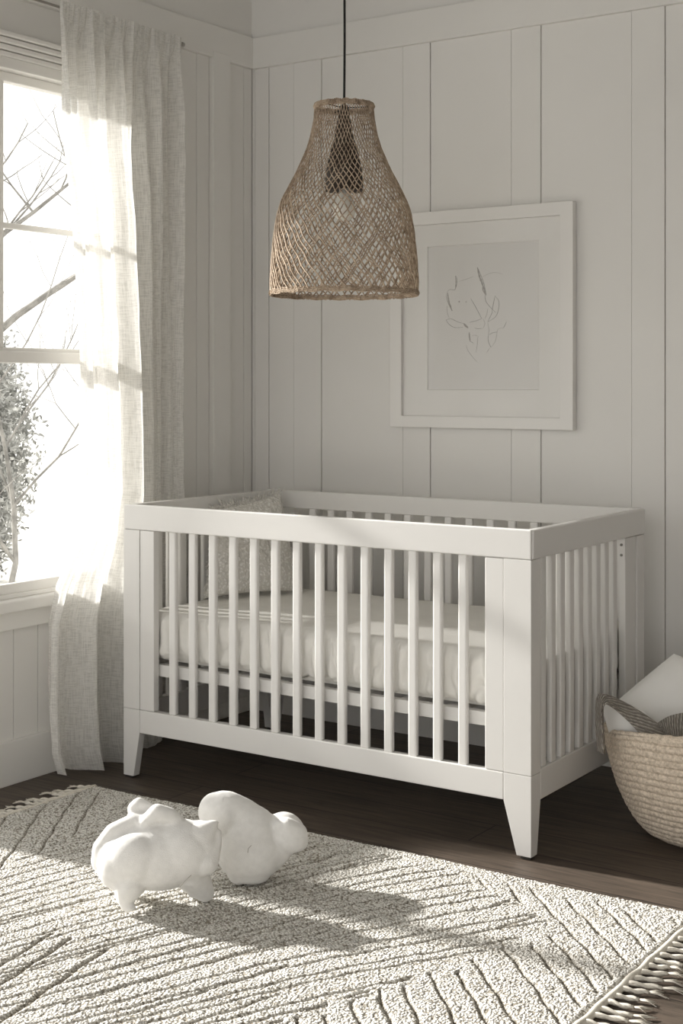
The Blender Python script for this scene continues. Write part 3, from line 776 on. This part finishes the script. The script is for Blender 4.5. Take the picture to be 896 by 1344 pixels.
# ------------------------------------------------------------------ plush animals
def ico(bm, c, r, rot=None, sub=3):
    g = bmesh.ops.create_icosphere(bm, subdivisions=sub, radius=1.0)
    m_ = Matrix.Translation(c) @ (rot or Matrix.Identity(4)) @ Matrix.Diagonal((*r, 1))
    bmesh.ops.transform(bm, matrix=m_, verts=g['verts'])
def roty(a): return Matrix.Rotation(math.radians(a), 4, 'Y')
def chain(bm, pts, rads, n=10):
    for (p, q, a, b) in zip(pts[:-1], pts[1:], rads[:-1], rads[1:]):
        for i in range(n):
            t = i / n; ico(bm, Vector(p).lerp(Vector(q), t), [a + (b - a) * t] * 3, sub=2)
    ico(bm, Vector(pts[-1]), [rads[-1]] * 3, sub=2)
def blob(name, bm, m, parent, voxel=.0035, smooth=10):
    me = bpy.data.meshes.new(name); bm.to_mesh(me); bm.free()
    t = bpy.data.objects.new('tmp', me); COL.objects.link(t)
    r = t.modifiers.new('r', 'REMESH'); r.mode = 'VOXEL'; r.voxel_size = voxel; r.use_smooth_shade = True
    s = t.modifiers.new('s', 'SMOOTH'); s.factor = .6; s.iterations = smooth
    dg = bpy.context.evaluated_depsgraph_get(); dg.update()
    me2 = bpy.data.meshes.new_from_object(t.evaluated_get(dg)); bpy.data.objects.remove(t)
    me2.name = name
    return link(name, me2, parent, m, True)
c_, s_ = math.cos(TH), math.sin(TH)
def place(px, D):
    r = (px - 448) / 1859.28 * D; return (c_ * r - s_ * D, s_ * r + c_ * D)
# first toy: round rump with a curled tail, two flopped ears, head to the right; x right, y away, z up
x, y = place(207, 3.40)
bm = bmesh.new()
ico(bm, (-.005, .005, .128), (.118, .085, .083), roty(3))
ico(bm, (-.072, 0, .118), (.079, .082, .076))
ico(bm, (-.05, -.045, .135), (.066, .045, .060), roty(-12))
ico(bm, (.055, .0, .140), (.085, .072, .075), roty(8))
ico(bm, (.098, .006, .150), (.052, .055, .060))
chain(bm, [(.10, -.01, .175), (.130, -.004, .200), (.143, 0, .209)], [.036, .015, .005], 8)
chain(bm, [(.115, -.02, .12), (.140, -.005, .155), (.146, 0, .185)], [.035, .016, .008], 8)
chain(bm, [(-.010, .0, .215), (-.055, .0, .212), (-.105, -.01, .188), (-.132, -.015, .150), (-.134, -.02, .120), (-.115, -.03, .10)], [.018, .019, .022, .024, .024, .022], 9)
chain(bm, [(-.052, .02, .205), (-.058, .02, .235), (-.048, .02, .246), (-.02, .02, .236)], [.020, .019, .017, .012], 7)
chain(bm, [(-.030, -.012, .207), (0.0, -.012, .235), (.03, -.008, .225), (.065, .0, .196)], [.018, .022, .021, .014], 9)
chain(bm, [(.075, .0, .090), (.098, .012, .058), (.112, .02, .032)], [.044, .032, .024], 9); ico(bm, (.100, .018, .035), (.034, .028, .016))
chain(bm, [(-.062, -.045, .075), (-.070, -.055, .045), (-.064, -.062, .026)], [.040, .021, .013], 9); ico(bm, (-.060, -.062, .027), (.018, .015, .010))
chain(bm, [(.05, .05, .07), (.065, .055, .045), (.068, .055, .033)], [.035, .022, .017], 8)
chain(bm, [(-.07, .05, .07), (-.075, .055, .045), (-.075, .058, .032)], [.03, .02, .015], 8)
toy = blob('plush_animal', bm, M['toy'], None, .003, 20)
toy.location = (x, y, .009); toy.rotation_euler = (0, 0, TH)
tag(toy, 'left of two white plush animals on the rug, plump with curled tail and ears', 'stuffed toy')
ac = Acc()
ac.tube([(.060, -.0655, .075), (.072, -.060, .088), (.086, -.054, .1)], .0007, 5)
ac.build('seam', M['seam'], toy)
# second toy: domed head at upper left, pear-shaped body, rounded bump with folded ear at right
x, y = place(325, 3.56)
bm = bmesh.new(); k = .001915
ico(bm, (0.0, 0, .112), (.082, .072, .096), roty(14))
ico(bm, (.012, -.004, .092), (.080, .072, .075))
ico(bm, (-.060, 0, .180), (.058, .056, .062), roty(-10)); ico(bm, (-.082, 0, .190), (.043, .046, .048))
chain(bm, [(-.05, .0, .195), (-.015, .0, .178), (.03, 0, .150), (.065, 0, .125)], [.047, .048, .046, .042], 8)
ico(bm, (.095, .010, .142), (.050, .046, .042), roty(25))
chain(bm, [(.070, -.022, .158), (.100, -.028, .160), (.126, -.022, .143), (.134, -.018, .118)], [.016, .024, .026, .020], 8)
ico(bm, (.106, -.02, .132), (.046, .036, .038), roty(25))
chain(bm, [(.055, 0, .09), (.09, .0, .115)], [.05, .04], 6)
chain(bm, [(-.022, -.020, .06), (-.030, -.022, .035), (-.022, -.028, .030)], [.035, .018, .016], 6)
ico(bm, (.012, -.018, .034), (.045, .035, .018)); ico(bm, (.015, .03, .034), (.04, .03, .018))
toy2 = blob('plush_animal', bm, M['toy'], None, .003, 20)
toy2.location = (x, y, .004); toy2.rotation_euler = (0, 0, TH)
tag(toy2, 'right of two white plush animals on the rug, domed head tipping over a pear-shaped body', 'stuffed toy')
ac = Acc(); ac.tube([(.014, -.076, .13), (.006, -.0765, .122), (.005, -.077, .112)], .0008, 5)
ac.build('seam', M['seam'], toy2)

# ------------------------------------------------------------------ basket with cushions and blanket
BXc, BYc = -1.362, 3.85
def make_basket():
    prof = [(.02, .004), (.08, .004), (.125, .010), (.160, .028), (.188, .058), (.212, .098), (.234, .145), (.250, .195), (.263, .245), (.274, .298)]
    rr, zz = zip(*prof)
    d = np.concatenate([[0], np.cumsum(np.hypot(np.diff(rr), np.diff(zz)))])
    NR = 24; per = 8; n = 200
    V, F = [], []
    def shape(a, t):
        # slightly slouched, oval rim
        front = math.cos(a - (-math.pi / 2 + TH))          # towards the viewer side
        lift = .038 * t * t * max(0, front) + .004 * math.sin(3 * a + 1) * t
        rad = 1 + .03 * t * math.cos(2 * a + .6) + .008 * math.sin(5 * a) * t
        return lift, rad
    outer = []
    steps = NR * per
    for i in range(steps + 1):
        s = d[-1] * i / steps; r0 = np.interp(s, d, rr); z0 = np.interp(s, d, zz)
        ds_ = .004
        r1 = np.interp(min(s + ds_, d[-1]), d, rr); z1 = np.interp(min(s + ds_, d[-1]), d, zz); r_ = np.interp(max(s - ds_, 0), d, rr); z_ = np.interp(max(s - ds_, 0), d, zz)
        tv = np.array([r1 - r_, z1 - z_]); tv /= np.linalg.norm(tv) + 1e-9; nv_ = np.array([tv[1], -tv[0]])
        for k2 in range(n):
            a = 2 * math.pi * k2 / n
            ph = i / per + .25 * math.sin(a * 1 + 1) * .6 + .08 * math.sin(a * 7)
            h = .0085 * (abs(math.sin(math.pi * ph)) ** .45) + .0016 * noise.noise(Vector((a * 26, i * .6, 0))) 
            lift, rad = shape(a, s / d[-1])
            r = (r0 + nv_[0] * h) * rad; z = z0 + nv_[1] * h + lift
            V.append((r * math.cos(a), r * math.sin(a), max(z, .0005)))
    m_ = steps + 1
    for i in range(m_ - 1):
        for k2 in range(n):
            a = i * n + k2; b = i * n + (k2 + 1) % n; F.append((a, b, b + n, a + n))
    # inner skin
    base = len(V); inner = list(range(steps, -1, -16))
    if inner[-1] != 0: inner.append(0)
    for i in inner:
        s = d[-1] * i / steps; r0 = np.interp(s, d, rr) - .009; z0 = np.interp(s, d, zz) + .006
        for k2 in range(n):
            a = 2 * math.pi * k2 / n; lift, rad = shape(a, s / d[-1]); V.append((max(r0, .01) * rad * math.cos(a), max(r0, .01) * rad * math.sin(a), z0 + lift))
    for i in range(len(inner) - 1):
        for k2 in range(n):
            a = base + i * n + k2; b = base + i * n + (k2 + 1) % n; F.append((a, b, b + n, a + n))
    o = from_np('storage_basket', V, F, M['basket'], None)
    o.location = (BXc, BYc, 0)
    tag(o, 'natural coiled rope floor basket holding cushions beside the crib end', 'basket')
    ac = Acc(); pth = []
    for k2 in range(161):
        a = 2 * math.pi * k2 / 160; lift, rad = shape(a, 1); pth.append(((rr[-1] - .003) * rad * math.cos(a), (rr[-1] - .003) * rad * math.sin(a), zz[-1] + lift + .002 + .001 * math.sin(k2 * 1.7)))
    ac.tube(pth, [.0072 + .0008 * math.sin(i * 1.9) for i in range(161)], 8, False)
    ac.build('rim_coil', M['basket'], o)
    a3 = Acc(); a3.tube([(0, 0, .007), (0, 0, .0072)], [.05, .05], 24); a3.build('base_disc', M['basket'], o)
    return o
bk = make_basket()
def ray(px, py, D):
    """point seen at this place of the photograph at depth D (used only to place things)"""
    r = (px - 448) / 1859.28 * D
    return Vector((c_ * r - s_ * D, s_ * r + c_ * D, CAM_Z - (py - 502.88) * D / 1859.28))
big = cushion('cushion', [ray(790, 938, 4.03), ray(900, 1050, 3.96), ray(995, 905, 4.06), ray(884, 858, 4.10)], .17, M['cotton'], None, n=50, bulge=-.02, seed=4)
tag(big, 'large cream cotton cushion with a raised corner standing in the rope basket', 'cushion')
sm = cushion('cushion', [ray(813, 1000, 3.93), ray(872, 1004, 3.86), ray(846, 934, 3.87), ray(787, 913, 3.94)], .055, M['cotton'], None, n=40, bulge=-.07, seed=8, pinch=.8)
tag(sm, 'small cream cotton cushion lobe at the left rim of the rope basket', 'cushion')
def strip(path_a, path_b, th, m, name, parent=None, n=60, w=14, lift=.0):
    """thick cloth band between two edge curves"""
    def cr(pts, t):
        k = t * (len(pts) - 1); i = min(int(k), len(pts) - 2); f = k - i
        p0, p1, p2, p3 = pts[max(i - 1, 0)], pts[i], pts[i + 1], pts[min(i + 2, len(pts) - 1)]
        return .5 * ((2 * p1) + (-p0 + p2) * f + (2 * p0 - 5 * p1 + 4 * p2 - p3) * f * f + (-p0 + 3 * p1 - 3 * p2 + p3) * f ** 3)
    G = [[cr(path_a, i / n).lerp(cr(path_b, i / n), j / w) for j in range(w + 1)] for i in range(n + 1)]
    V, F, UV = [], [], []
    for s in (1, -1):
        b0 = len(V)
        for i in range(n + 1):
            for j in range(w + 1):
                ti = G[min(i + 1, n)][j] - G[max(i - 1, 0)][j]; tj = G[i][min(j + 1, w)] - G[i][max(j - 1, 0)]
                nn = ti.cross(tj).normalized() if ti.cross(tj).length > 1e-9 else Vector((0, 0, 1))
                e = math.sin(math.pi * j / w) ** .5
                V.append(tuple(G[i][j] + nn * (th / 2 * e * s) + nn * lift * math.sin(math.pi * j / w))); UV.append((i / n * .5, j / w * .12))
        for i in range(n):
            for j in range(w):
                a = b0 + i * (w + 1) + j; q = (a, a + w + 1, a + w + 2, a + 1); F.append(q if s > 0 else q[::-1])
    # close the ends
    off = (n + 1) * (w + 1)
    for j in range(w):
        F.append((j, j + 1, off + j + 1, off + j)); b = n * (w + 1); F.append((b + j + 1, b + j, off + b + j, off + b + j + 1))
    return from_np(name, V, F, m, parent, True, UV)
A = [ray(783, 985, 3.86), ray(781, 940, 3.87), ray(783, 914, 3.87), ray(796, 911, 3.86), ray(828, 926, 3.86), ray(860, 947, 3.84), ray(890, 972, 3.83), ray(905, 995, 3.83)]
B = [ray(792, 990, 3.82), ray(790, 955, 3.83), ray(790, 930, 3.83), ray(800, 925, 3.82), ray(820, 943, 3.83), ray(836, 960, 3.81), ray(850, 978, 3.81), ray(862, 1000, 3.82)]
bl = strip(A, B, .014, M['knit'], 'knit_blanket', lift=.006)
tag(bl, 'grey-brown chunky knit blanket draped over the cushions in the basket', 'blanket')
A2 = [ray(862, 949, 3.835), ray(880, 939, 3.84), ray(910, 934, 3.85), ray(950, 935, 3.87)]
B2 = [ray(888, 990, 3.80), ray(900, 992, 3.79), ray(925, 997, 3.78), ray(960, 1002, 3.78)]
strip(A2, B2, .016, M['knit'], 'blanket_fold', bl, n=40, lift=.012)

# ------------------------------------------------------------------ outside the window
bm = bmesh.new(); box(bm, -30, WX - .5, -12, 30, -.55, -.40)
tag(from_bm('ground', bm, M['soil']), kind='structure')
def bare_tree(x, y, h, seed, lean, label, r0=.09):
    rnd = random.Random(seed); t = empty('bare_tree', (x, y, -.40))
    trunk, br = Acc(), Acc()
    def grow(p, d, L_, r, lev, acc):
        pts, rad = [p], [r]; q = p
        n = 6
        for i in range(n):
            d = (d + Vector((rnd.uniform(-.22, .22), rnd.uniform(-.22, .22), rnd.uniform(-.05, .16)))).normalized()
            q = q + d * (L_ / n); pts.append(q); rad.append(r * (1 - .65 * (i + 1) / n))
            if lev < 3 and i >= (2 if lev == 0 else 1):
                for _ in range(1 if lev else 2):
                    a = rnd.uniform(0, 6.28); side = Vector((math.cos(a), math.sin(a), rnd.uniform(.1, .9))).normalized()
                    grow(q, (d * .5 + side).normalized(), L_ * rnd.uniform(.42, .62), rad[-1] * .6, lev + 1, br)
        acc.tube(pts, rad, 6 if lev < 2 else 4, False)
    grow(Vector((0, 0, 0)), Vector(lean).normalized(), h, r0, 0, trunk)
    trunk.build('trunk', M['bark'], t); br.build('branches', M['bark'], t)
    return tag(t, label, 'tree', 'trees outside the window')
bare_tree(-7.0, 5.85, 3.4, 11, (0, .12, 1), 'bare leafless tree outside the window with branches reaching over the upper panes', .07)
bare_tree(-5.2, 4.55, 1.7, 5, (0, .25, 1), 'thin pale leafless sapling outside the lower window pane in front of shrubs', .022)
def shrub(x, y, h, w, seed, label, n=17000):
    rnd = np.random.default_rng(seed); t = empty('evergreen_shrub', (x, y, -.40))
    ac = Acc()
    u = rnd.normal(size=(n, 3)); u /= np.linalg.norm(u, axis=1)[:, None]; rr = rnd.uniform(.55, 1, n) ** .5
    V, F = [], []
    for i in range(n):
        c = u[i] * rr[i] * np.array([w, w, h / 2]) * (1 + .18 * math.sin(i * .37) * math.cos(i * 1.1)) + np.array([0, 0, h * .5])
        if c[2] < .02: continue
        a, b = rnd.normal(size=3), rnd.normal(size=3); a /= np.linalg.norm(a); b -= a * (a @ b); b /= np.linalg.norm(b)
        L_, W_ = rnd.uniform(.016, .042), rnd.uniform(.008, .018); k = len(V)
        V += [c - a * L_, c + b * W_ + np.cross(a, b) * .006, c + a * L_, c - b * W_ + np.cross(a, b) * .006]; F.append((k, k + 1, k + 2, k + 3))
    from_np('foliage', V, F, M['leaf'], t, False)
    ac.tube([(0, 0, 0), (.02, 0, h * .4), (0, .02, h * .8)], [.04, .03, .01], 6); ac.build('stem', M['bark'], t)
    return tag(t, label, 'shrub', 'shrubs outside the window')
shrub(-7.6, 6.42, 2.35, .52, 21, 'grey-green leafy shrub beyond the lower window pane, nearest the mullion')
shrub(-9.3, 7.9, 2.3, .75, 22, 'taller pale shrub standing behind the other shrub outside the window')

# ------------------------------------------------------------------ light
w = bpy.data.worlds.new('sky'); bpy.context.scene.world = w; w.use_nodes = True
bg = w.node_tree.nodes['Background']
bg.inputs['Color'].default_value = (1.0, .984, .968, 1); bg.inputs['Strength'].default_value = 1.72
sun = bpy.data.lights.new('sun', 'SUN'); so = bpy.data.objects.new('sun', sun); COL.objects.link(so)
sun.energy = 10.5; sun.angle = math.radians(2.6); sun.color = (1, .975, .95)
sd = Vector((1, .085, -.45)).normalized()
so.rotation_euler = sd.to_track_quat('-Z', 'Y').to_euler(); so.location = (-8, 1.5, 4)

# ------------------------------------------------------------------ camera
cam = bpy.data.cameras.new('camera'); co = bpy.data.objects.new('camera', cam); COL.objects.link(co)
cam.sensor_fit = 'VERTICAL'; cam.sensor_height = 36; cam.sensor_width = 24
cam.lens = 1859.28 * 36 / 1344
cam.shift_y = -(672 - 502.88) / 1344
cam.clip_start = .05; cam.clip_end = 200
co.location = (0, 0, CAM_Z); co.rotation_euler = (math.pi / 2, 0, TH)
sc = bpy.context.scene; sc.camera = co
sc.view_settings.view_transform = 'Standard'; sc.view_settings.look = 'None'; sc.view_settings.gamma = 1
sc.view_settings.use_curve_mapping = False; sc.view_settings.exposure = 0.06
sc.cycles.max_bounces = 10; sc.cycles.diffuse_bounces = 6; sc.cycles.transparent_max_bounces = 16
sc.cycles.use_denoising = True; sc.cycles.caustics_reflective = False; sc.cycles.caustics_refractive = False
sc.cycles.sample_clamp_indirect = 6
